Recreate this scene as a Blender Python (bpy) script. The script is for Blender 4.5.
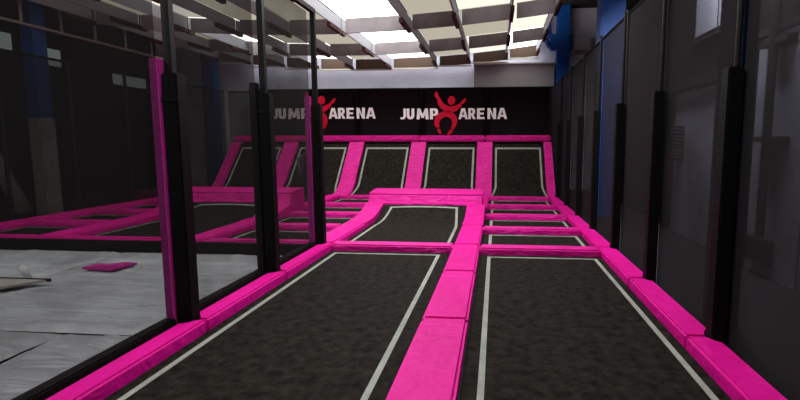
import bpy, bmesh, math, random
from mathutils import Vector, Matrix
random.seed(7)
SC = bpy.context.scene
for o in list(bpy.data.objects): bpy.data.objects.remove(o)
COL = SC.collection

# ------------------------------------------------------------------ camera
F_PX, CX, CY, EYE = 487.0, 450.0, 200.0, 1.8
fx, fy, fz = (496 - CX) / F_PX, -(143 - CY) / F_PX, 1.0
Fc = Vector((fx, fy, fz)).normalized()
Zc = Vector((0, 1, -Fc.y / Fc.z)).normalized()
Xc = Fc.cross(Zc)
if Xc.x < 0: Xc = -Xc
# rows of M = camera axes (right, up, forward) in world coordinates
right = Vector((Xc.x, Fc.x, Zc.x)); up = Vector((Xc.y, Fc.y, Zc.y)); fwd = Vector((Xc.z, Fc.z, Zc.z))
cam = bpy.data.cameras.new('camera'); camo = bpy.data.objects.new('camera', cam); COL.objects.link(camo)
m = Matrix.Identity(4)
for i in range(3):
    m[i][0] = right[i]; m[i][1] = up[i]; m[i][2] = -fwd[i]
m[2][3] = EYE
camo.matrix_world = m
cam.sensor_width = 36; cam.lens = 36 * F_PX / 800; cam.shift_x = -(CX - 400) / 800; cam.shift_y = 0
cam.clip_start = .05; cam.clip_end = 200
SC.camera = camo
# ------------------------------------------------------------------ light
SC.view_settings.view_transform = 'Standard'; SC.view_settings.look = 'None'
SC.view_settings.gamma = 1; SC.view_settings.use_curve_mapping = False
SC.view_settings.exposure = -0.12
w = bpy.data.worlds.new('world'); SC.world = w; w.use_nodes = True
w.node_tree.nodes['Background'].inputs[0].default_value = (.55, .62, .75, 1)
w.node_tree.nodes['Background'].inputs[1].default_value = .25
SKY = 4.6          # strength of the clear roof lights
def lamp(name, loc, rot, sx, sy, e, col):
    l = bpy.data.lights.new(name, 'AREA'); l.shape = 'RECTANGLE'; l.size = sx; l.size_y = sy
    l.energy = e; l.color = col
    o = bpy.data.objects.new(name, l); COL.objects.link(o); o.location = loc; o.rotation_euler = rot
    return o
# unseen lamps added under the roof as fill, nearer than the frame's top edge
for (x, y) in ((0.2, 3.2), (-1.7, 9.2), (0.5, 9.2), (-7.5, 4.5), (-6.5, 1.5)):
    lamp('hall_fill_lamp', (x, y, 4.9), (0, 0, 0), 1.2, 1.6, (170 if y < 3 else 60) if x < -5 else (80 if y < 5 else 115), (1, .97, .95))
lamp('back_wall_fill', (-4.4, 20.25, 5.5), (math.radians(35), 0, 0), 12, .2, 60, (.93, .94, 1))      # unseen strip added behind the last baffles to brighten the back wall
lamp('side_room_fill', (3.4, 8.0, 5.6), (0, math.radians(-35), 0), .4, 4, 1000, (.88, .92, 1))       # added to brighten the room behind the right netting

# ------------------------------------------------------------------ materials
def mat(name, col, rough=.6, spec=.3, metal=0, noise=None, bump=None, var=None):
    """noise=(scale, colour2); bump=(scale, strength, stretch)"""
    M = bpy.data.materials.new(name); M.use_nodes = True
    nt = M.node_tree; b = nt.nodes['Principled BSDF']
    b.inputs['Base Color'].default_value = (*col, 1); b.inputs['Roughness'].default_value = rough
    b.inputs['Specular IOR Level'].default_value = spec; b.inputs['Metallic'].default_value = metal
    tc = nt.nodes.new('ShaderNodeTexCoord')
    if noise:
        n = nt.nodes.new('ShaderNodeTexNoise'); n.inputs['Scale'].default_value = noise[0]
        n.inputs['Detail'].default_value = 6; n.inputs['Roughness'].default_value = .65
        r = nt.nodes.new('ShaderNodeValToRGB'); r.color_ramp.elements[0].position = .35; r.color_ramp.elements[1].position = .68
        r.color_ramp.elements[0].color = (*col, 1); r.color_ramp.elements[1].color = (*noise[1], 1)
        nt.links.new(tc.outputs['Object'], n.inputs['Vector']); nt.links.new(n.outputs['Fac'], r.inputs['Fac'])
        nt.links.new(r.outputs['Color'], b.inputs['Base Color'])
    if bump:
        mp = nt.nodes.new('ShaderNodeMapping'); mp.inputs['Scale'].default_value = bump[2]
        n2 = nt.nodes.new('ShaderNodeTexNoise'); n2.inputs['Scale'].default_value = bump[0]; n2.inputs['Detail'].default_value = 4
        n2.inputs['Distortion'].default_value = .6
        bp = nt.nodes.new('ShaderNodeBump'); bp.inputs['Strength'].default_value = bump[1]; bp.inputs['Distance'].default_value = bump[3] if len(bump) > 3 else .03
        nt.links.new(tc.outputs['Object'], mp.inputs['Vector']); nt.links.new(mp.outputs['Vector'], n2.inputs['Vector'])
        nt.links.new(n2.outputs['Fac'], bp.inputs['Height']); nt.links.new(bp.outputs['Normal'], b.inputs['Normal'])
    return M
def net_mat(name, col, alpha, rough=.6, yarn=150):
    M = mat(name, col, .9, .02); nt = M.node_tree; b = nt.nodes['Principled BSDF']
    tc = nt.nodes['Texture Coordinate'] if 'Texture Coordinate' in nt.nodes else nt.nodes.new('ShaderNodeTexCoord')
    n = nt.nodes.new('ShaderNodeTexNoise'); n.inputs['Scale'].default_value = 1.3; n.inputs['Detail'].default_value = 3
    mr = nt.nodes.new('ShaderNodeMapRange'); mr.inputs['From Min'].default_value = .3; mr.inputs['From Max'].default_value = .7
    mr.inputs['To Min'].default_value = alpha - .05; mr.inputs['To Max'].default_value = alpha + .05
    nt.links.new(tc.outputs['Object'], n.inputs['Vector']); nt.links.new(n.outputs['Fac'], mr.inputs['Value'])
    nt.links.new(mr.outputs['Result'], b.inputs['Alpha'])
    return M
def emit(name, col, s):
    M = bpy.data.materials.new(name); M.use_nodes = True; nt = M.node_tree
    nt.nodes.remove(nt.nodes['Principled BSDF'])
    e = nt.nodes.new('ShaderNodeEmission'); e.inputs[0].default_value = (*col, 1); e.inputs[1].default_value = s
    nt.links.new(e.outputs[0], nt.nodes['Material Output'].inputs[0]); return M

PINK = mat('pink_vinyl', (.76, .006, .32), .5, .10, noise=(.9, (.68, .005, .27)), bump=(4, .8, (1, 1, 1), .05))
PINKW = mat('pink_vinyl_wrinkled', (.78, .008, .34), .42, .22, noise=(1.2, (.66, .006, .27)), bump=(5, 1.0, (.8, 2.0, 2.0), .09))
PINKP = mat('pink_post_vinyl', (.44, .028, .26), .6, .1)
BED = mat('black_jump_mat', (.0055, .0048, .0040), .8, .05, noise=(9, (.026, .0225, .019)), bump=(90, .25, (1, 1, 1)))
STR = mat('white_tape', (.34, .36, .33), .7, .1, noise=(5, (.24, .26, .24)))
BLK = mat('black_vinyl', (.004, .004, .004), .6, .12)
BLKM = mat('black_metal', (.006, .006, .0065), .55, .15)
DECK = mat('black_deck', (.004, .004, .004), .9, .05)
NETL = net_mat('fine_black_net', (.020, .019, .019), .44)
NETR = net_mat('dense_black_net', (.024, .021, .023), .70)
NETB = net_mat('dense_dark_net', (.008, .008, .009), .30)
HEM = mat('net_hem', (.005, .005, .005), .9, .05)
BANNER = mat('black_banner_cloth', (.022, .019, .020), .8, .08, bump=(1.6, .5, (2, 1, .4)))
WHITE = mat('white_print', (.85, .82, .84), .7, .1)
RED = mat('red_print', (.52, .006, .035), .7, .1)
FOAM = mat('grey_tarpaulin', (.60, .64, .72), .30, .8, noise=(.8, (.30, .31, .34)), bump=(3.6, 1.0, (.5, 1.8, 1), .06))
SEAM = mat('seam_black', (.02, .02, .02), .8, .1)
BLUE = mat('blue_steel', (.002, .07, .32), .5, .35)
CONC = mat('concrete', (.42, .41, .40), .9, .1, noise=(6, (.32, .32, .31)))
WALLW = mat('lavender_wall', (.74, .74, .84), .9, .05, noise=(.5, (.62, .60, .70)))
WALLG = mat('grey_duct_paint', (.26, .24, .26), .8, .1)
DARKW = mat('dark_wall', (.02, .02, .021), .9, .05)
DOORP = mat('pale_door_paint', (.62, .63, .74), .7, .2, noise=(.8, (.32, .32, .38)))
PIPE = mat('dark_pipe', (.05, .045, .05), .6, .2)
BOARDG = mat('grey_baffle', (.28, .26, .29), .8, .1, noise=(.7, (.14, .125, .125)))
BOARDB = mat('brown_baffle', (.10, .07, .055), .8, .1)
FIN = mat('pale_fin', (.34, .35, .40), .8, .1)
STUB = mat('oxide_red_steel', (.045, .009, .010), .6, .2)
RAILW = mat('white_steel', (.55, .53, .46), .6, .2)
SKYB = emit('clear_rooflight', (1, .975, .90), SKY)
ROOFGLOW = emit('glowing_roof_panel', (.64, .58, .46), .85)  # beige roof panels; bounced light put in as their own glow
SKYM = emit('hazy_rooflight', (.9, .86, .74), 1.25)
WIN = emit('far_window', (.55, .60, .62), .45)
ACW = mat('white_plastic', (.6, .6, .62), .5, .3)
ROOF = mat('dark_roof', (.03, .028, .03), .9, .05)
FLOORM = mat('dark_floor', (.035, .035, .037), .8, .15, noise=(3, (.025, .025, .027)))

# ------------------------------------------------------------------ helpers
def obj(name, bm, m_, parent=None, smooth=False):
    me = bpy.data.meshes.new(name)
    bmesh.ops.recalc_face_normals(bm, faces=bm.faces[:]); bm.to_mesh(me); bm.free()
    me.materials.append(m_)
    if smooth:
        for p in me.polygons: p.use_smooth = True
    o = bpy.data.objects.new(name, me); COL.objects.link(o)
    if parent: o.parent = parent
    return o
def tag(o, label, cat, group=None):
    o['label'] = label; o['category'] = cat
    if group: o['group'] = group
    return o
def thing(name, label, cat, group=None):
    o = bpy.data.objects.new(name, None); COL.objects.link(o); o.empty_display_size = .1
    return tag(o, label, cat, group)
def struct(name, bm, m_):
    o = obj(name, bm, m_); o['kind'] = 'structure'; return o
def box(bm, x0, x1, y0, y1, z0, z1, bev=0):
    v = [bm.verts.new((x, y, z)) for z in (z0, z1) for x, y in ((x0, y0), (x1, y0), (x1, y1), (x0, y1))]
    fs = [bm.faces.new([v[i] for i in q]) for q in ((0, 3, 2, 1), (4, 5, 6, 7), (0, 1, 5, 4), (1, 2, 6, 5), (2, 3, 7, 6), (3, 0, 4, 7))]
    if bev:
        es = list({e for f in fs for e in f.edges})
        bmesh.ops.bevel(bm, geom=es, offset=bev, segments=2, affect='EDGES')
    return bm
def nb(): return bmesh.new()
def B(*a, **k): return box(nb(), *a, **k)
def tube(bm, p0, p1, r, n=14, r1=None):
    p0 = Vector(p0); p1 = Vector(p1); d = (p1 - p0).normalized()
    a = d.orthogonal().normalized(); b = d.cross(a); r1 = r if r1 is None else r1
    A = [bm.verts.new(p0 + (a * math.cos(t) + b * math.sin(t)) * r) for t in [2 * math.pi * i / n for i in range(n)]]
    C = [bm.verts.new(p1 + (a * math.cos(t) + b * math.sin(t)) * r1) for t in [2 * math.pi * i / n for i in range(n)]]
    for i in range(n):
        j = (i + 1) % n; bm.faces.new((A[i], A[j], C[j], C[i]))
    bm.faces.new(A[::-1]); bm.faces.new(C); return bm
def prism(bm, pts, z0, z1):
    """outline (x,y) extruded z0..z1"""
    a = [bm.verts.new((x, y, z0)) for x, y in pts]; b = [bm.verts.new((x, y, z1)) for x, y in pts]
    n = len(pts); bm.faces.new(a[::-1]); bm.faces.new(b)
    for i in range(n):
        j = (i + 1) % n; bm.faces.new((a[i], a[j], b[j], b[i]))
    return bm
def pad_bm(pts, z0, z1, bev=.025):
    bm = prism(nb(), pts, z0, z1)
    es = [e for e in bm.edges if all(v.co.z > z1 - 1e-5 for v in e.verts)]
    es += [e for e in bm.edges if abs(e.verts[0].co.z - e.verts[1].co.z) > .05]
    bmesh.ops.bevel(bm, geom=es, offset=bev, segments=3, affect='EDGES')
    return bm
def sweep(bm, prof, x0, x1, th):
    """a slab following profile [(y,z)...] between x0 and x1; th thickness below (normal direction)"""
    P = [Vector((y, z)) for y, z in prof]; rings = []
    for i, p in enumerate(P):
        d = (P[min(i + 1, len(P) - 1)] - P[max(i - 1, 0)]).normalized(); n = Vector((-d.y, d.x))
        q = p - n * th
        rings.append([bm.verts.new((x0, p.x, p.y)), bm.verts.new((x1, p.x, p.y)), bm.verts.new((x1, q.x, q.y)), bm.verts.new((x0, q.x, q.y))])
    for a, b in zip(rings, rings[1:]):
        for i in range(4):
            j = (i + 1) % 4; bm.faces.new((a[i], a[j], b[j], b[i]))
    bm.faces.new(rings[0]); bm.faces.new(rings[-1][::-1]); return bm
def resample(prof, n):
    """Catmull-like smooth resample of a (y,z) profile"""
    P = [Vector(p) for p in prof]; out = []
    for i in range(len(P) - 1):
        p0 = P[max(i - 1, 0)]; p1 = P[i]; p2 = P[i + 1]; p3 = P[min(i + 2, len(P) - 1)]
        for k in range(n):
            t = k / n
            out.append(.5 * ((2 * p1) + (p2 - p0) * t + (2 * p0 - 5 * p1 + 4 * p2 - p3) * t * t + (3 * p1 - p0 - 3 * p2 + p3) * t ** 3))
    out.append(P[-1]); return [(p.x, p.y) for p in out]
ORD = ['first', 'second', 'third', 'fourth', 'fifth', 'sixth', 'seventh', 'eighth', 'ninth', 'tenth', 'eleventh']

ZP, ZB, ZF = 0.0, -.12, -.14       # pad tops, jumping surface, deck
# ------------------------------------------------------------------ setting
bm = nb()
box(bm, -3.34, 4.0, -6, 21, -1.0, ZF); box(bm, -15, -3.34, 8.5, 21, -1.0, ZF); box(bm, -15, -11.4, -6, 8.5, -1.0, ZF)
box(bm, -11.4, -3.34, -6, 8.5, -1.0, -.7)
struct('floor', bm, FLOORM)
struct('wall_back', B(-15.2, 4.2, 20.8, 21.0, -1, 8), WALLW)
bm = nb(); box(bm, 4.0, 4.2, -6, 20.8, -1, 8); struct('wall_right', bm, DARKW)
struct('wall_left', B(-15.2, -15, -6, 20.8, -1, 8), DARKW)
struct('wall_front', B(-15.2, 4.2, -6.2, -6, -1, 8), DARKW)
struct('ceiling', B(-15.2, 4.2, -6.2, 21, 7.2, 7.4), ROOF)

# roof lights / baffles
def zb(x): return 4.78 + .010 * (x + 5) ** 2
FX = [1.55, .37, -1.08, -2.42, -4.28, -5.85, -7.3, -8.75, -10.2, -11.6]
ROWS = [10.1, 13.5, 16.8, 19.9]
HB = .39
def quad(bm, pts):
    return bm.faces.new([bm.verts.new(p) for p in pts])
# clear cells in the photograph (row index of gap, column)
CLEAR = {(0, 3), (1, 3), (1, 6), (2, 0), (2, 3), (2, 5)}
MID = {(0, 6), (0, 1), (0, 0), (1, 0), (2, 1)}
rowname = ['nearest', 'second', 'third']
for r in range(3):
    y0, y1 = ROWS[r], ROWS[r + 1]
    for c in range(9):
        xa, xb = FX[c + 1], FX[c]
        kind = 'clear' if (r, c) in CLEAR else ('mid' if (r, c) in MID else 'dull')
        g = .04
        bm = nb(); za, zc = zb(xa) + HB + .02, zb(xb) + HB + .02
        lo = [(xa + g, y0 + .02, za), (xb - g, y0 + .02, zc), (xb - g, y1 - .02, zc), (xa + g, y1 - .02, za)]
        hi = [(x, y, z + .03) for x, y, z in lo]
        a = [bm.verts.new(p) for p in lo]; b = [bm.verts.new(p) for p in hi]
        bm.faces.new(a[::-1]); bm.faces.new(b)
        for i in range(4): bm.faces.new((a[i], a[(i + 1) % 4], b[(i + 1) % 4], b[i]))
        o = obj('roof_light', bm, {'clear': SKYB, 'mid': SKYM, 'dull': ROOFGLOW}[kind])
        tag(o, '%s cream roof light panel, %s from the right in the %s row of the ceiling' % ({'clear': 'bright', 'mid': 'hazy', 'dull': 'dim self-glowing'}[kind], ORD[c], rowname[r]), 'roof light', 'cream roof light panels')
for r in range(4):
    y = ROWS[r]
    for c in range(9):
        xa, xb = FX[c + 1] + .14, FX[c] - .03
        bm = nb(); v = []
        for yy in (y - .03, y + .03):
            v.append([bm.verts.new((xa, yy, zb(xa))), bm.verts.new((xb, yy, zb(xb))), bm.verts.new((xb, yy, zb(xb) + HB)), bm.verts.new((xa, yy, zb(xa) + HB))])
        bm.faces.new(v[0]); bm.faces.new(v[1][::-1])
        for i in range(4): bm.faces.new((v[0][i], v[0][(i + 1) % 4], v[1][(i + 1) % 4], v[1][i]))
        rn = ['nearest', 'second', 'third', 'farthest'][r]
        t = obj('ceiling_baffle', bm, BOARDG if r < 3 else BOARDB)
        tag(t, '%s hanging baffle board, %s from the right in the %s row of the ceiling' % ('grey' if r < 3 else 'brown', ORD[c], rn), 'baffle', 'hanging ceiling baffles')
        if r == 3:
            obj('edge_trim', B(xa - .1, xb + .1, y - .05, y + .05, zb((xa + xb) / 2) - .05, zb((xa + xb) / 2)), RAILW, t)
for r in range(3):
    for c in range(10):
        x = FX[c]; y0, y1 = ROWS[r] + .04, ROWS[r + 1] - .04
        z = zb(x)
        t = thing('ceiling_fin', 'pale lengthwise ceiling fin, %s from the right, between the %s baffle rows' % (ORD[c], ['two nearest', 'two middle', 'two farthest'][r]), 'ceiling fin', 'lengthwise ceiling fins')
        obj('fin_board', B(x - .02, x + .02, y0, y1, z + .10, z + HB), FIN, t)
        obj('steel_cleat', B(x - .05, x + .05, y1 - .95, y1, z - .02, z + .09), STUB, t)
        obj('steel_cleat', B(x - .05, x + .05, y0, y0 + .25, z - .02, z + .09), STUB, t)
# nearer part of the roof, out of frame: clear and hazy roof lights added to light the hall
k = 0
for y0 in (.6, 3.8, 7.0):
    for xa, xb in ((-10.8, -8.9), (-7.2, -5.3), (-3.6, -1.7), (-.9, 1.0)):
        k += 1
        o = struct('window_%d' % k, B(xa, xb, y0, y0 + 2.4, 5.42, 5.45), SKYB if (k % 2 or xb < -5) else SKYM)

# far left windows
for i, (y0, y1, z0, z1) in enumerate(((12.6, 14.2, 4.6, 5.15), (14.9, 15.9, 4.4, 4.95), (18.2, 20.0, 4.1, 4.5))):
    struct('window_%d' % (30 + i), B(-15.0, -14.96, y0, y1, z0, z1), WIN)

# blue columns
def column(x, y, sx, sy, base, lab, top=7.2, head=False, mt=BLUE):
    t = thing('steel_column', lab, 'column', 'blue hall columns')
    zb0 = 2.46 if base else ZF
    bm = nb(); box(bm, x - sx / 2, x - sx / 2 + .03, y - sy / 2, y + sy / 2, zb0, top); box(bm, x + sx / 2 - .03, x + sx / 2, y - sy / 2, y + sy / 2, zb0, top)
    box(bm, x - sx / 2 + .03, x + sx / 2 - .03, y - .05, y + .05, zb0, top)
    if not base: bm.free(); bm = B(x - sx / 2, x + sx / 2, y - sy / 2, y + sy / 2, zb0, top, bev=.02)
    obj('shaft', bm, mt, t)
    if base: obj('concrete_base', B(x - sx / 2 - .03, x + sx / 2 + .03, y - sy / 2 - .03, y + sy / 2 + .03, ZF, zb0, bev=.03), CONC, t)
    if head:
        bm = nb(); box(bm, x - .5, x + .35, y - .2, y + .2, 5.5, 6.1, bev=.02)
        tube(bm, (x - .5, y - .1, 5.6), (x - 1.3, y - .1, 6.9), .1); tube(bm, (x - .5, y + .1, 6.0), (x - .6, y + .1, 7.1), .09)
        obj('truss_head', bm, BLUE, t)
    return t
column(2.62, 20.45, .5, .5, False, 'distant blue steel column beside the back wall duct', head=True)
column(2.88, 13.2, .62, .5, False, 'big blue steel column rising above the far half of the right netting')
column(2.45, 5.38, .26, .3, False, 'blue steel column dimly seen through the nearest right netting')
column(-12.1, 12.1, .32, .4, True, 'blue steel column on a tall concrete base, left of the fence')
column(-12.1, 20.1, .5, .5, False, 'distant blue steel column in the back left corner above the dark netting')

# back wall duct, AC box
t = thing('ceiling_duct', 'grey boxed-in duct above the right end of the black banner', 'duct')
obj('casing', B(-.92, 2.3, 20.3, 20.8, 3.7, 4.95), WALLG, t)
obj('upper_ledge', B(-.95, 2.33, 20.25, 20.8, 4.95, 5.0), RAILW, t)
t = thing('air_conditioner', 'small pale wall unit between the two right blue columns', 'air conditioner')
obj('casing', B(3.0, 3.75, 20.5, 20.79, 5.25, 6.0, bev=.04), ACW, t)
obj('grille', B(3.1, 3.65, 20.48, 20.5, 5.32, 5.5), WALLG, t)

# gantry rail on the left
t = thing('gantry_rail', 'long pale rail hung from white rods above the left dark netting', 'rail')
obj('chord', tube(nb(), (-11.9, 8.0, 4.79), (-11.9, 17.0, 4.79), .035), RAILW, t)
for i, y in enumerate((9.0, 10.4, 11.6, 12.75, 13.9, 15.1, 16.3)):
    obj('hanger_rod', tube(nb(), (-11.9, y, 4.8), (-11.9, y, 5.42), .035), RAILW, t)
obj('mounting_beam', B(-12.0, -11.8, 8, 17, 5.42, 5.6), ROOF, t)
# leaning roll
t = thing('leaning_pipe', 'thick grey pipe leaning at a slant left of the concrete column base', 'pipe')
obj('pipe_body', tube(nb(), (-12.75, 12.0, ZF + .05), (-14.3, 12.1, 2.75), .18, 20), CONC, t, True)
obj('end_cap', tube(nb(), (-14.3, 12.1, 2.75), (-14.35, 12.1, 2.84), .19, 20), PIPE, t)

# room behind the right netting
t = thing('loading_door', 'tall pale door in the wall behind the nearest right netting', 'door')
for i in range(2):
    obj('door_leaf', B(3.94, 3.99, 5.3 + i * 1.35, 6.6 + i * 1.35, ZF, 3.35), DOORP, t)
obj('lintel', B(3.9, 3.99, 5.1, 8.2, 3.35, 3.45), PIPE, t)
t = thing('drain_pipe', 'dark vertical pipe with brackets on the wall behind right netting', 'pipe')
obj('pipe_run', tube(nb(), (3.82, 7.35, .45), (3.82, 7.35, 5.5), .06), PIPE, t)
for z in (1.85, 3.2): obj('bracket', B(3.80, 3.935, 7.0, 7.7, z - .04, z + .04), PIPE, t)
t = tag(obj('junction_box', B(3.82, 3.935, 7.15, 7.75, .05, .42, bev=.02), PIPE), 'dark junction box at the foot of the drain pipe behind right netting', 'box')
t = thing('pale_shutter', 'narrow pale shutter behind the middle of the right netting', 'shutter')
obj('shutter_leaf', B(3.94, 3.99, 9.3, 11.3, ZF, 2.9), DOORP, t)
obj('shutter_box', B(3.85, 3.99, 9.2, 11.4, 2.9, 3.1), PIPE, t)
bm = nb(); prev = None
for i in range(120):
    a = i / 12 * 2 * math.pi; z = 1.45 + .72 * i / 120
    p = Vector((3.78 + .1 * math.sin(a), 10.65 + .12 * math.cos(a), z))
    if prev: tube(bm, prev, p, .03, 6)
    prev = p
t = tag(obj('hose_coil', bm, PIPE, smooth=True), 'dark coiled hose hanging on the pale shutter behind right netting', 'hose')
t = thing('high_window', 'high pale window glimpsed through upper right netting', 'window')
obj('window_frame', B(3.9, 3.99, 8.3, 10.4, 3.75, 5.4), PIPE, t)
for i in range(2): obj('pane', B(3.88, 3.9, 8.4 + i * 1.0, 9.3 + i * 1.0, 3.85, 5.3), DOORP, t)

# ------------------------------------------------------------------ pads
def pad(name, bm, label, group, m_=PINK):
    return tag(obj(name, bm, m_), label, 'pad', group)
def rect(x0, x1, y0, y1): return [(x0, y0), (x1, y0), (x1, y1), (x0, y1)]
PYR = [-1.4, .6, 2.6, 4.6, 6.6, 8.55, 10.45, 12.4, 14.4, 16.5]      # right posts
for i in range(len(PYR)):
    y0 = PYR[i]; y1 = PYR[i + 1] if i + 1 < len(PYR) else 18.4
    if y1 < 1 or y0 > 16.4: continue
    pts = [(1.80, y0 + .01), (2.0, y0 + .01), (2.0, y0 + .16), (2.09, y0 + .16), (2.09, y1 - .13), (2.0, y1 - .13), (2.0, y1 - .01), (1.80, y1 - .01)]
    pad('edge_pad', pad_bm(pts, ZF, ZP, .022), 'pink vinyl edge pad along the right netting, %s section from the camera' % ORD[i - 1], 'edge pads along right netting')
PYL = [.5, 2.5, 4.58, 6.5, 8.42]
for i in range(4):
    y0, y1 = PYL[i], PYL[i + 1]
    e = 8.5 if i == 3 else y1 - .01
    pts = [(-2.94, y0 + .01), (-2.94, e), (-3.05, e), (-3.05, y1 - .12), (-3.17, y1 - .12), (-3.17, y0 + .12), (-3.05, y0 + .12), (-3.05, y0 + .01)]
    pad('edge_pad', pad_bm(pts, ZF, ZP, .022), 'pink vinyl edge pad along the left fence, %s section from the camera' % ORD[i], 'edge pads along left fence')
cy = [.6, 2.75, 4.85, 6.75, 8.6, 10.7]
for i in range(5):
    L0, L1 = [-.80, -.775, -.75, -.735, -.73, -.73][i:i + 2]
    pad('lane_pad', pad_bm([(L0, cy[i] + .004), (-.27, cy[i] + .004), (-.27, cy[i + 1] - .004), (L1, cy[i + 1] - .004)], ZF, ZP, .03),
        'wide pink central lane pad between the two long trampolines, %s section from camera' % ORD[i] if i < 4 else 'wide pink central lane pad just beyond the front crossbars', 'central lane pads')
RP = resample([(10.7, 0), (11.45, .01), (12.0, .09), (12.56, .22)], 5)
def solid_profile(bm, prof, x0, x1, zf):
    r = []
    for y, z in prof:
        r.append([bm.verts.new((x0, y, zf)), bm.verts.new((x0, y, z)), bm.verts.new((x1, y, z)), bm.verts.new((x1, y, zf))])
    for a, b in zip(r, r[1:]):
        for i in range(4): bm.faces.new((a[i], a[(i + 1) % 4], b[(i + 1) % 4], b[i]))
    bm.faces.new(r[0]); bm.faces.new(r[-1][::-1]); return bm
pad('ramp_side_pad', solid_profile(nb(), RP, -.73, -.27, ZF), 'pink pad rising on the right flank of the central ramp trampoline', 'ramp flank pads')
pad('lane_pad', pad_bm(rect(-.68, -.22, 13.62, 16.55), ZF, ZP, .03), 'pink lane pad hidden low behind the raised right corner of the central ramp', 'central lane pads')
# left side of centre ramp
pad('lane_pad', pad_bm([(-3.4, 8.52), (-2.94, 8.52), (-2.94, 10.69), (-3.4, 10.69)], ZF, ZP, .03), 'pink lane pad beyond the last fence post, left of the central ramp', 'left lane pads')
pad('ramp_side_pad', solid_profile(nb(), RP, -3.4, -2.94, ZF), 'pink pad rising on the left flank of the central ramp trampoline', 'ramp flank pads')
pad('lane_pad', pad_bm(rect(-3.32, -2.88, 13.62, 16.55), ZF, ZP, .03), 'pink lane pad running from the central ramp to the inclined mats', 'left lane pads')
for x0, x1, y0, y1, lab in ((-5.92, -5.45, 8.52, 10.69, 'pink lane pad behind fence between corner ramp and small trampolines, near part'),
                            (-5.85, -5.40, 13.62, 16.55, 'pink lane pad reaching the inclined mats behind the far fence post'),
                            (-8.98, -8.45, 8.52, 10.69, 'pink lane pad at the far left, outer edge of the corner ramp trampoline'),
                            (-8.75, -8.25, 13.62, 16.55, 'pink lane pad behind the raised left end of the corner ramp')):
    pad('lane_pad', pad_bm(rect(x0, x1, y0, y1), ZF, ZP, .03), lab, 'left lane pads')
pad('ramp_side_pad', solid_profile(nb(), RP, -5.92, -5.45, ZF), 'pink pad rising on the right flank of the corner ramp behind the fence', 'ramp flank pads')
pad('ramp_side_pad', solid_profile(nb(), RP, -8.98, -8.45, ZF), 'pink pad rising on the left flank of the corner ramp behind the fence', 'ramp flank pads')
for y0, y1, nm in ((8.52, 10.45, 'first'), (10.47, 12.4, 'second'), (12.42, 14.35, 'third'), (14.37, 16.5, 'fourth')):
    pad('edge_pad', pad_bm(rect(-11.3, -10.85, y0, y1), ZF, ZP, .03), 'pink edge pad under the far left dark netting, %s from the near end' % nm, 'far left edge pads')
# cross pads
BY = [8.45, 10.4, 12.32, 14.3, 16.45]
def cross(x0, x1, y, label, group, wd=.30, y1=None):
    pad('cross_pad', pad_bm(rect(x0, x1, y - wd / 2, y + wd / 2), ZF, ZP, .03), label, group, PINKW)
for i, y in enumerate(BY):
    cross(-.26, 1.79, y, 'pink cross pad between the right lane trampolines, %s from the camera' % ORD[i], 'right lane cross pads', .34)
cross(-2.93, -.74, 8.52, 'pink cross pad closing the far end of the long left trampoline', 'left lane cross pads', .34)
for i, y in enumerate(BY):
    if i == 0:
        cross(-5.44, -3.42, 8.62, 'thin pink cross pad at the pit edge in front of the small trampolines', 'pit edge pads', .2)
    else:
        cross(-5.38, -3.42, y, 'pink cross pad in the small trampoline column behind the fence, %s from the near end' % ORD[i], 'middle column cross pads', .36)
cross(-8.44, -5.93, 8.62, 'thin pink cross pad at the pit edge in front of the corner ramp', 'pit edge pads', .2)
cross(-10.84, -8.99, 8.62, 'thin pink cross pad at the pit edge, far left in the photo', 'pit edge pads', .2)
for i, y in enumerate(BY[1:]):
    cross(-10.84, -9.0, y, 'pink cross pad in the far left trampoline column, %s from the pit edge' % ORD[i], 'far left cross pads', .42)
# pit edge fascia
tag(obj('pit_fascia', B(-11.4, -3.42, 8.40, 8.49, -.7, -.035), BLK), 'black padded face along the far edge of the grey airbag pit', 'pit edge')

# ------------------------------------------------------------------ trampolines
def stripe_ring(bm, x0, x1, y0, y1, w_, z, front=True):
    t_ = .004
    box(bm, x0, x0 + w_, y0, y1, z, z + t_); box(bm, x1 - w_, x1, y0, y1, z, z + t_)
    box(bm, x0 + w_, x1 - w_, y1 - w_, y1, z, z + t_)
    if front: box(bm, x0 + w_, x1 - w_, y0, y0 + w_, z, z + t_)
def flat_tramp(x0, x1, y0, y1, label, group, inl=.13, inr=.13, iny=.14, sw=.05):
    t = thing('trampoline', label, 'trampoline', group)
    obj('jump_bed', B(x0, x1, y0, y1, ZF + .002, ZB), BED, t)
    bm = nb(); stripe_ring(bm, x0 + inl, x1 - inr, y0 + iny, y1 - iny, sw, ZB + .0005)
    obj('boundary_stripe', bm, STR, t); return t
flat_tramp(-.255, 1.79, .1, 8.27, 'long black trampoline in the right lane, nearest to the camera', 'long lane trampolines', .13, .10, .14, .055)
flat_tramp(-2.925, -.74, .1, 8.33, 'long black trampoline in the left lane beside the fence', 'long lane trampolines', .11, .20, .14, .055)
for i in range(4):
    flat_tramp(-.255, 1.79, BY[i] + .18, BY[i + 1] - .18, 'small black trampoline in the right lane, %s beyond the long one' % ORD[i], 'small right lane trampolines', .13, .10, .1, .06)
    a = BY[i] + .19 if i else 8.73
    flat_tramp(-5.40 if i >= 2 else -5.43, -3.43, a, BY[i + 1] - .19, 'small black trampoline in the column behind the fence, %s from the pit' % ORD[i], 'small middle column trampolines', .13, .12, .1, .06)
    flat_tramp(-10.84, -9.0, a if i == 0 else BY[i] + .22, BY[i + 1] - .22, 'small black trampoline in the far left column, %s from the pit' % ORD[i], 'far left column trampolines', .12, .12, .1, .03)

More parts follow.
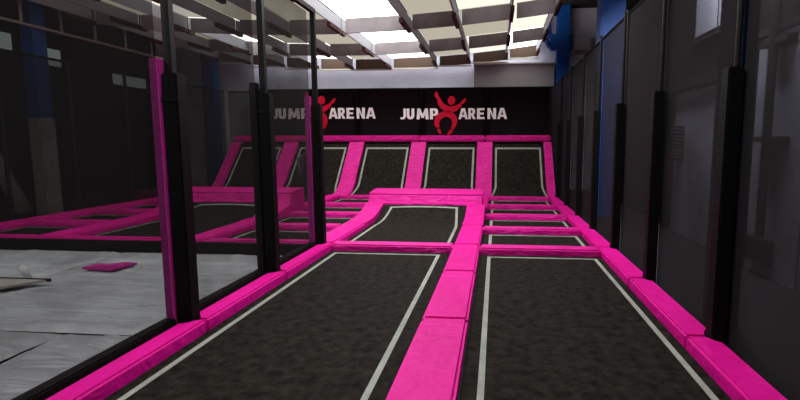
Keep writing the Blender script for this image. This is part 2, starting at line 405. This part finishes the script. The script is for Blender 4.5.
def ramp_tramp(x0, x1, y0, label, il, ir, round_=False):
    t = thing('ramp_trampoline', label, 'trampoline', 'ramp trampolines')
    pr = resample([(y0, ZB), (10.9, ZB), (11.55, -.10), (12.0, -.02), (12.58, .18)], 6)
    obj('jump_bed', sweep(nb(), pr, x0, x1, .02), BED, t, False)
    # stripe follows the bed
    def zat(y):
        for (a, za), (b, zz) in zip(pr, pr[1:]):
            if a <= y <= b: return za + (zz - za) * (y - a) / (b - a)
        return pr[-1][1]
    bm = nb(); ys = [y0 + .02 + (12.42 - y0 - .02) * i / 24 for i in range(25)]
    for side in (0, 1):
        xs = []
        for y in ys:
            off = 0
            if round_ : off = max(0, (y - 11.2) / 1.3) ** 2.2 * .35
            else: off = max(0, (y - 11.0) / 1.5) * .10
            xs.append(x0 + il + off if side == 0 else x1 - ir - .06 - off)
        for k in range(24):
            p = [(xs[k], ys[k]), (xs[k] + .06, ys[k]), (xs[k + 1] + .06, ys[k + 1]), (xs[k + 1], ys[k + 1])]
            bm.faces.new([bm.verts.new((a, b, zat(b) + .004)) for a, b in p])
    xa, xb = x0 + il + (.30 if round_ else .09), x1 - ir - (.30 if round_ else .09)
    n = 14
    for k in range(n):
        u0, u1 = k / n, (k + 1) / n
        p = []
        for u, d in ((u0, 0), (u1, 0), (u1, .07), (u0, .07)):
            bow = .05 * (1 - (2 * u - 1) ** 2)
            y = 12.40 + bow + d * 1.0
            p.append((xa + (xb - xa) * u, y, zat(y) + .004))
        bm.faces.new([bm.verts.new(q) for q in p])
    obj('boundary_stripe', bm, STR, t)
    e = thing('ramp_head_pad', label.replace('trampoline', 'head pad').replace('black', 'raised pink'), 'pad', 'ramp head pads')
    xl, xr = x0 - .45, x1 + .40
    bm = nb(); solid_profile(bm, [(12.59, .22), (12.63, .25), (12.72, .40), (12.76, .42)], xl + .01, xr - .01, ZF); obj('front_roll', bm, PINKW, e)
    bm = nb(); solid_profile(bm, [(12.78, .38), (12.785, .455), (12.83, .475), (13.2, .51), (13.6, .52)], xl, xr, ZF); obj('top_pad', bm, PINK, e)
    obj('dark_seam', B(xl + .02, xr - .02, 12.762, 12.776, ZF, .43), SEAM, e)  # black seam between front roll and top pad
    return t
ramp_tramp(-2.93, -.735, 8.72, 'black ramp trampoline in the centre, curving up at its far end', .10, .13)
ramp_tramp(-8.44, -5.925, 8.73, 'black corner ramp trampoline seen behind the left fence', .12, .10, True)

# inclined mats at the back
IX = [1.97, -.43, -3.02, -5.52, -8.22, -10.55]
HW = [.15, .29, .29, .29, .28, .17]
prof = resample([(16.65, ZB), (17.2, -.07), (17.72, .22), (18.2, .72), (19.20, 1.77)], 5)
sprof = resample([(16.62, -.02), (17.15, .03), (17.66, .31), (18.12, .80), (19.12, 1.84)], 5)
inm = ['far right', 'second from right', 'middle', 'second from left', 'far left']
for i in range(5):
    x1 = IX[i] - HW[i] - .01; x0 = IX[i + 1] + HW[i + 1] + .01
    t = thing('inclined_mat', 'black inclined wall trampoline at the back, %s of the five' % inm[i], 'inclined trampoline', 'inclined wall trampolines')
    obj('jump_bed', sweep(nb(), prof, x0, x1, .02), BED, t)
    obj('support_wedge', solid_profile(nb(), [(y + .06, z - .06 if z > 0 else ZF + .01) for y, z in prof if z > -.1] + [(19.25, 1.845), (19.6, 1.845)], x0 + .05, x1 - .05, ZF + .001), DECK, t)
    bm = nb(); q = [p for p in prof if 17.1 < p[0] < 19.2]
    up_ = .012
    def off(p, nrm=up_): return (p[0] - nrm * .7, p[1] + nrm * .7)
    for (ya, za), (yb, zc) in zip(q, q[1:]):
        for xs in (x0 + .10, x1 - .17):
            fl = lambda yy: max(0, 17.7 - yy) * (-.25 if xs < (x0 + x1) / 2 else .25)
            A = off((ya, za)); Bq = off((yb, zc))
            bm.faces.new([bm.verts.new(p) for p in ((xs + fl(ya), A[0], A[1]), (xs + .07 + fl(ya), A[0], A[1]), (xs + .07 + fl(yb), Bq[0], Bq[1]), (xs + fl(yb), Bq[0], Bq[1]))])
    A = off(q[-1]); Bq = (A[0] - .06, A[1] - .063)
    bm.faces.new([bm.verts.new(p) for p in ((x0 + .10, *Bq), (x1 - .10, *Bq), (x1 - .10, *A), (x0 + .10, *A))])
    obj('boundary_stripe', bm, STR, t)
snm = ['right end', 'between far right and second mats', 'between second and middle mats', 'between middle and fourth mats', 'between fourth and far left mats', 'left end']
for i in range(6):
    bm = sweep(nb(), sprof, IX[i] - HW[i], IX[i] + HW[i], .13)
    es = [e for e in bm.edges if len(e.link_faces) == 2 and e.calc_face_angle(0) > 1.2 and abs(e.verts[0].co.x - e.verts[1].co.x) < .01]
    bmesh.ops.bevel(bm, geom=es, offset=.03, segments=2, affect='EDGES')
    tag(obj('sloping_pad', bm, PINKW), 'pink sloping pad of the inclined wall, %s' % snm[i], 'pad', 'sloping pads between inclined mats')
for i in range(5):
    x1 = IX[i] - (0 if i else -.15) ; x0 = IX[i + 1] - (0 if i < 4 else .17)
    bm = B(x0 + .005, x1 - .005, 19.18, 19.66, 1.855, 2.10, bev=.05)
    tag(obj('top_pad', bm, PINKW), 'pink top pad above the inclined mat, %s of the five' % inm[i], 'pad', 'top pads of inclined wall')

# ------------------------------------------------------------------ backdrop banner with logos
SX = [2.2, -.39, -3.03, -5.74, -8.40, -10.4]
YB = 20.0
pan = []
bn = ['far right, blank', 'with ARE and the right red figure', 'with NA left and JU right', 'with the left red figure', 'with the left letters JU']
for i in range(5):
    x1, x0 = SX[i], SX[i + 1]
    bm = nb(); n = 12; rows = []
    for r in range(2):
        for s in range(n + 1):
            pass
    g = [[bm.verts.new((x0 + .012 + (x1 - x0 - .024) * s / n, YB + .012 * math.sin(s * 1.7 + i), z)) for s in range(n + 1)] for z in (-.1, 2.0, 3.98)]
    for a in range(2):
        for s in range(n): bm.faces.new((g[a][s], g[a][s + 1], g[a + 1][s + 1], g[a + 1][s]))
    bmesh.ops.solidify(bm, geom=bm.faces[:], thickness=.015)
    t = thing('backdrop_banner', 'black cloth backdrop panel at the back, %s' % bn[i], 'banner', 'black backdrop panels')
    obj('cloth', bm, BANNER, t, True)
    obj('top_hem', B(x0, x1, YB - .03, YB + .03, 3.96, 4.03), HEM, t)
    obj('edge_seam', B(x1 - .02, x1 + .02, YB - .035, YB - .02, 1.9, 3.96), HEM, t)
    pan.append(t)
def panel_for(x):
    for i in range(5):
        if SX[i + 1] <= x <= SX[i]: return pan[i]
    return pan[4]
# block letters drawn as polygons in a unit cell (height 1)
def stroke(pts): return pts
LET = {
 'J': ([[(.30, 1), (.52, 1), (.52, .28), (.42, .06), (.22, 0), (.0, .03), (.03, .22), (.18, .20), (.27, .24), (.30, .34)]], .52),
 'U': ([[(0, 1), (.22, 1), (.22, .36), (.30, .20), (.30, 0), (.12, .05), (0, .28)], [(.60, 1), (.38, 1), (.38, .36), (.30, .20), (.30, 0), (.48, .05), (.60, .28)]], .60),
 'M': ([[(0, 0), (.06, 1), (.26, 1), (.21, 0)], [(.26, 1), (.42, .48), (.42, .12), (.34, .12), (.16, .78)], [(.58, 1), (.42, .48), (.42, .12), (.50, .12), (.68, .78)], [(.84, 0), (.78, 1), (.58, 1), (.63, 0)]], .84),
 'P': ([[(0, 0), (0, 1), (.22, 1), (.22, 0)], [(.22, 1), (.42, 1), (.57, .88), (.60, .66), (.38, .66), (.34, .80), (.22, .82)], [(.60, .66), (.56, .44), (.40, .32), (.22, .32), (.22, .50), (.34, .50), (.38, .66)]], .60),
 'A': ([[(0, 0), (.26, 1), (.41, 1), (.41, .78), (.22, 0)], [(.82, 0), (.56, 1), (.41, 1), (.41, .78), (.60, 0)], [(.26, .20), (.30, .38), (.52, .38), (.56, .20)]], .82),
 'R': ([[(0, 0), (0, 1), (.22, 1), (.22, 0)], [(.22, 1), (.42, 1), (.57, .90), (.60, .70), (.38, .70), (.34, .82), (.22, .83)], [(.60, .70), (.56, .50), (.40, .38), (.22, .38), (.22, .54), (.34, .55), (.38, .70)], [(.22, .40), (.44, .42), (.66, 0), (.42, 0)]], .66),
 'E': ([[(0, 0), (0, 1), (.22, 1), (.22, 0)], [(.22, 1), (.55, 1), (.55, .81), (.22, .81)], [(.22, .59), (.50, .59), (.50, .41), (.22, .41)], [(.22, .19), (.56, .19), (.56, 0), (.22, 0)]], .56),
 'N': ([[(0, 0), (0, 1), (.22, 1), (.22, 0)], [(.22, 1), (.22, .66), (.46, 0), (.46, .34)], [(.46, 0), (.46, 1), (.68, 1), (.68, 0)]], .68),
}
def letter(ch, x, z, h, wd):
    polys, w0 = LET[ch]; s = wd / w0
    bm = nb()
    for P in polys:
        a = [bm.verts.new((x + p[0] * s, YB - .045, z + p[1] * h)) for p in P]
        b = [bm.verts.new((x + p[0] * s, YB - .03, z + p[1] * h)) for p in P]
        bm.faces.new(a); bm.faces.new(b[::-1])
        for i in range(len(P)): bm.faces.new((a[i], a[(i + 1) % len(P)], b[(i + 1) % len(P)], b[i]))
    obj('printed_letter', bm, WHITE, panel_for(x + wd / 2))
def arc_strip(bm, pts, ws, y=YB - .045):
    P = [Vector(p) for p in pts]; L = []
    for i, p in enumerate(P):
        d = (P[min(i + 1, len(P) - 1)] - P[max(0, i - 1)]).normalized(); n = Vector((-d.y, d.x)); L.append((p + n * ws[i] / 2, p - n * ws[i] / 2))
    for (a, b), (c, d) in zip(L, L[1:]):
        f = [(a.x, y, a.y), (b.x, y, b.y), (d.x, y, d.y), (c.x, y, c.y)]
        lo = [bm.verts.new(v) for v in f]; hi = [bm.verts.new((v[0], y + .015, v[2])) for v in f]
        bm.faces.new(lo); bm.faces.new(hi[::-1])
        for i in range(4): bm.faces.new((lo[i], lo[(i + 1) % 4], hi[(i + 1) % 4], hi[i]))
def smooth2(pts, ws, n=4):
    P = [Vector((a, b, w_)) for (a, b), w_ in zip(pts, ws)]; out = []
    for i in range(len(P) - 1):
        p0 = P[max(i - 1, 0)]; p1 = P[i]; p2 = P[i + 1]; p3 = P[min(i + 2, len(P) - 1)]
        for k in range(n):
            t = k / n
            out.append(.5 * ((2 * p1) + (p2 - p0) * t + (2 * p0 - 5 * p1 + 4 * p2 - p3) * t * t + (3 * p1 - p0 - 3 * p2 + p3) * t ** 3))
    out.append(P[-1]); return [(p.x, p.y) for p in out], [p.z for p in out]
def logo(ox, oz, k=1 / 130.5):
    """figure and letters, drawn in crop pixels (8 crop px = 1 photo px *1.5) then mapped to metres"""
    X = lambda px: ox + (px - 52) * k
    Z = lambda py: oz + (205 - py) * k
    for ch, a, b in (('J', 52, 82), ('U', 86, 128), ('M', 140, 205), ('P', 212, 256), ('A', 364, 414), ('R', 416, 456), ('E', 462, 502), ('N', 517, 562), ('A', 568, 620)):
        letter(ch, X(a), Z(205), 57 * k, (b - a) * k)
    def S(pts, ws):
        p, w_ = smooth2(pts, ws); bm = nb(); arc_strip(bm, [(X(a), Z(b)) for a, b in p], [v * k for v in w_]); return bm
    host = panel_for(X(300))
    obj('figure_arms', S([(258, 92), (268, 122), (300, 150), (340, 152), (378, 128)], [15, 26, 32, 30, 16]), RED, host)
    obj('figure_hand', S([(248, 62), (246, 76), (254, 92)], [8, 18, 14]), RED, host)
    obj('figure_hand', S([(378, 122), (392, 112), (402, 98)], [14, 16, 7]), RED, host)
    bm = nb(); n = 20
    c = (327, 107); lo = [bm.verts.new((X(c[0] + 20 * math.cos(t)), YB - .046, Z(c[1] + 23 * math.sin(t)))) for t in [2 * math.pi * i / n for i in range(n)]]
    hi = [bm.verts.new((v.co.x, YB - .03, v.co.z)) for v in lo]; bm.faces.new(lo); bm.faces.new(hi[::-1])
    for i in range(n): bm.faces.new((lo[i], lo[(i + 1) % n], hi[(i + 1) % n], hi[i]))
    obj('figure_head', bm, RED, host)
    obj('figure_legs', S([(258, 248), (248, 225), (262, 192), (300, 177), (335, 192), (344, 222), (332, 256)], [18, 26, 32, 30, 32, 26, 16]), RED, host)
    obj('figure_foot', S([(256, 256), (263, 270), (270, 282)], [16, 17, 8]), RED, host)
    obj('figure_foot', S([(330, 262), (318, 275), (306, 288)], [16, 17, 8]), RED, host)
logo(-3.92, 2.76, 1 / 130.5)
logo(-9.37, 2.80, 1 / 128.5)

# ------------------------------------------------------------------ netting and posts
TOPR = 3.93
for i, y in enumerate(PYR[1:] + [19.75]):
    if y < .5: continue
    t = thing('net_post', 'black padded post of the right netting, %s from the camera' % ORD[i], 'post', 'posts of the right netting')
    obj('post_pad', B(2.005, 2.14, y - .07, y + .08, ZF, 2.46, bev=.012), BLK, t)
    obj('pole', tube(nb(), (2.115, y + .03, 2.46), (2.115, y + .03, TOPR), .028), BLKM, t)
    obj('pole_cap', tube(nb(), (2.115, y + .03, TOPR), (2.115, y + .03, TOPR + .04), .032), BLKM, t)
ys = [-1.4] + PYR[1:] + [18.5, 19.9]
for i in range(1, len(ys) - 1):
    t = thing('safety_net', 'dark see-through net panel of the right wall, %s from the camera' % ORD[i - 1], 'net', 'right net panels')
    obj('mesh_net', B(2.165, 2.17, ys[i] + .06, ys[i + 1] + .0, ZF, TOPR - .02), NETR, t)
    obj('top_hem', B(2.15, 2.185, ys[i] + .06, ys[i + 1] + .0, TOPR - .03, TOPR + .01), HEM, t)

TOPL = 4.02
for i, y in enumerate((2.5, 4.58, 6.5, 8.42)):
    t = thing('fence_post', 'black padded post of the left fence, %s' % ['at the left edge of the photo', 'nearest whole one with pink strip', 'second whole one with dark strip', 'at its far end, with a pink strip'][i], 'post', 'posts of the left fence')
    obj('post_pad', B(-3.215, -3.06, y - .075, y + .085, ZF, 2.47, bev=.012), BLK, t)
    obj('side_strip', B(-3.325, -3.225, y - .09, y + .01, ZF, 2.61, bev=.01), PINKP if i in (1, 3) else BLKM, t)
    obj('pole', B(-3.205, -3.125, y - .03, y + .04, 2.47, TOPL), BLKM, t)
    obj('strap', B(-3.22, -3.055, y - .085, y - .076, 2.2, 2.24), BLKM, t)
t = thing('fence_top_rail', 'black top rail joining the left fence posts', 'rail')
obj('rail_bar', B(-3.205, -3.125, .4, 8.46, TOPL, TOPL + .07), BLKM, t)
fy_ = [.5, 2.5, 4.58, 6.5, 8.42]
for i in range(1, 4):
    y0, y1 = fy_[i] + .09, fy_[i + 1] - .10
    t = thing('fence_net', 'fine see-through net panel of the left fence, %s from the camera' % ORD[i - 1], 'net', 'left fence nets')
    obj('mesh_net', B(-3.24, -3.235, y0, y1, .04, TOPL), NETL, t)
    obj('bottom_border', B(-3.33, -3.20, y0, y1, ZF, .04, bev=.015), BLK, t)
t = tag(obj('hanging_cloth', prism(nb(), [(-3.50, 8.30), (-3.42, 8.26), (-3.322, 8.36), (-3.41, 8.35)], 1.28, 1.55), mat('grey_rag', (.10, .10, .12), .8, .1)), 'small dark grey rag tied beside the last fence post', 'cloth')
me = t.data
for v in me.vertices:
    if v.co.z < 1.4: v.co.x = -3.42 + (v.co.x + 3.42) * .1; v.co.z -= .1
    if v.co.z > 1.5 and v.co.x > -3.40: v.co.z += .08

# far left net wall
ly = [8.5, 10.4, 12.3, 14.3, 16.4, 18.4, 19.9]
for i in range(6):
    t = thing('side_safety_net', 'dark net panel of the far left wall, %s from the near end' % ORD[i], 'net', 'far left net panels')
    obj('mesh_net', B(-11.405, -11.40, ly[i] + .05, ly[i + 1] - .05, ZF, 3.93), NETB, t)
    obj('top_hem', B(-11.42, -11.385, ly[i] + .05, ly[i + 1] - .05, 3.91, 3.97), HEM, t)
    tag(obj('side_net_post', tube(nb(), (-11.40, ly[i], ZF), (-11.40, ly[i], 4.0), .045), BLKM), 'thin black post of the far left net wall, %s from the near end' % ORD[i], 'post', 'far left net posts')
t = thing('corner_safety_net', 'dark net panel closing the back left corner beside the banner', 'net')
obj('mesh_net', B(-11.3, -10.42, 20.0, 20.01, ZF, 3.93), NETB, t)
obj('top_hem', B(-11.3, -10.42, 19.98, 20.03, 3.91, 3.97), HEM, t)
t = thing('pink_folded_mat', 'faint pink folded mat beyond the far left netting', 'mat')
obj('lower_fold', B(-12.6, -11.9, 15.8, 18.2, ZF, .0, bev=.03), PINKP, t); obj('upper_fold', B(-12.6, -11.95, 15.85, 18.1, .005, .14, bev=.03), PINKP, t)

# ------------------------------------------------------------------ grey airbag mats in the pit
def airbag(x0, x1, y0, y1, label, seed, lift=0):
    bm = nb(); nx, ny = max(6, int((x1 - x0) * 16)), max(6, int((y1 - y0) * 16)); rnd = random.Random(seed)
    ridges = [(rnd.uniform(x0, x1), rnd.choice([y0, y1]), rnd.uniform(-.6, .6), rnd.uniform(.02, .05), rnd.uniform(.25, .8)) for _ in range(9)]
    from mathutils import noise
    V = []
    for j in range(ny + 1):
        row = []
        for i in range(nx + 1):
            u, v = i / nx, j / ny; x = x0 + (x1 - x0) * u; y = y0 + (y1 - y0) * v
            ex = min(1, min(u, 1 - u) * (x1 - x0) / .12); ey = min(1, min(v, 1 - v) * (y1 - y0) / .12)
            z = -.26 + lift + .05 * math.sqrt(max(ex, 0) * max(ey, 0))
            ef = min(1, min(v, 1 - v) * (y1 - y0) / .25)
            z += ef * .035 * noise.noise(Vector((x * .9, y * 2.4, seed))) + .012 * noise.noise(Vector((x * 2.6, y * 6, seed + 9))) * ef
            for rx, ry, sl, w_, ln in ridges:
                d = abs(y - ry); xc = rx + sl * (y - ry)
                if d < ln: z += ef * .045 * math.exp(-((x - xc) / w_) ** 2) * (1 - d / ln)
            row.append(bm.verts.new((x, y, min(z, -.13))))
        V.append(row)
    for j in range(ny):
        for i in range(nx): bm.faces.new((V[j][i], V[j][i + 1], V[j + 1][i + 1], V[j + 1][i]))
    t = thing('airbag_mat', label, 'mat', 'grey airbag mats in the pit')
    top = obj('tarpaulin_top', bm, FOAM, t, True)
    obj('side_wall', B(x0 + .01, x1 - .01, y0 + .01, y1 - .01, -.7, -.30), SEAM, t)
    return t
airbag(-4.60, -3.36, 1.0, 4.64, 'grey tarpaulin airbag section nearest the camera, beside the fence', 1)
airbag(-8.2, -4.65, 1.0, 4.66, 'grey tarpaulin airbag section at the lower left edge of the photo', 2)
airbag(-6.9, -3.36, 4.70, 7.62, 'big grey tarpaulin airbag section in the middle of the pit', 3)
airbag(-11.35, -6.93, 4.70, 6.2, 'grey tarpaulin airbag section at the left edge, middle depth', 4)
airbag(-11.35, -6.93, 6.23, 8.36, 'grey tarpaulin airbag section far left below the black pit edge', 5)
airbag(-6.9, -3.36, 7.65, 8.36, 'narrow grey tarpaulin airbag strip along the far pit edge', 6)
t = thing('foam_board', 'pale grey foam board lying at the left edge of the pit', 'foam board')
bm = prism(nb(), [(-9.5, 6.13), (-6.3, 6.13), (-6.32, 6.10), (-6.95, 5.3), (-9.5, 5.3)], -.145, -.115); obj('board', bm, mat('pale_foam', (.34, .32, .30), .7, .2), t)
obj('dark_rim', B(-9.5, -6.25, 6.135, 6.165, -.15, -.105), SEAM, t)
t = thing('plastic_bottle', 'small pale plastic bottle standing in the pit near the left edge', 'bottle')
obj('bottle_body', tube(nb(), (-6.85, 6.4, -.19), (-6.95, 6.4, -.02), .045, 16), ACW, t, True)
obj('cap', tube(nb(), (-6.95, 6.4, -.02), (-6.96, 6.4, .01), .025, 12), ACW, t)
t = thing('pink_foam_scrap', 'small flat pink mat lying on the grey airbag', 'mat')
bm = prism(nb(), [(-6.45, 6.9), (-6.4, 7.15), (-6.2, 7.1), (-6.05, 7.28), (-5.8, 7.25), (-5.9, 6.85)], -.17, -.135); obj('scrap_top', bm, PINKP, t)
obj('scrap_fold', B(-6.3, -6.0, 6.92, 7.05, -.134, -.12), PINKP, t)
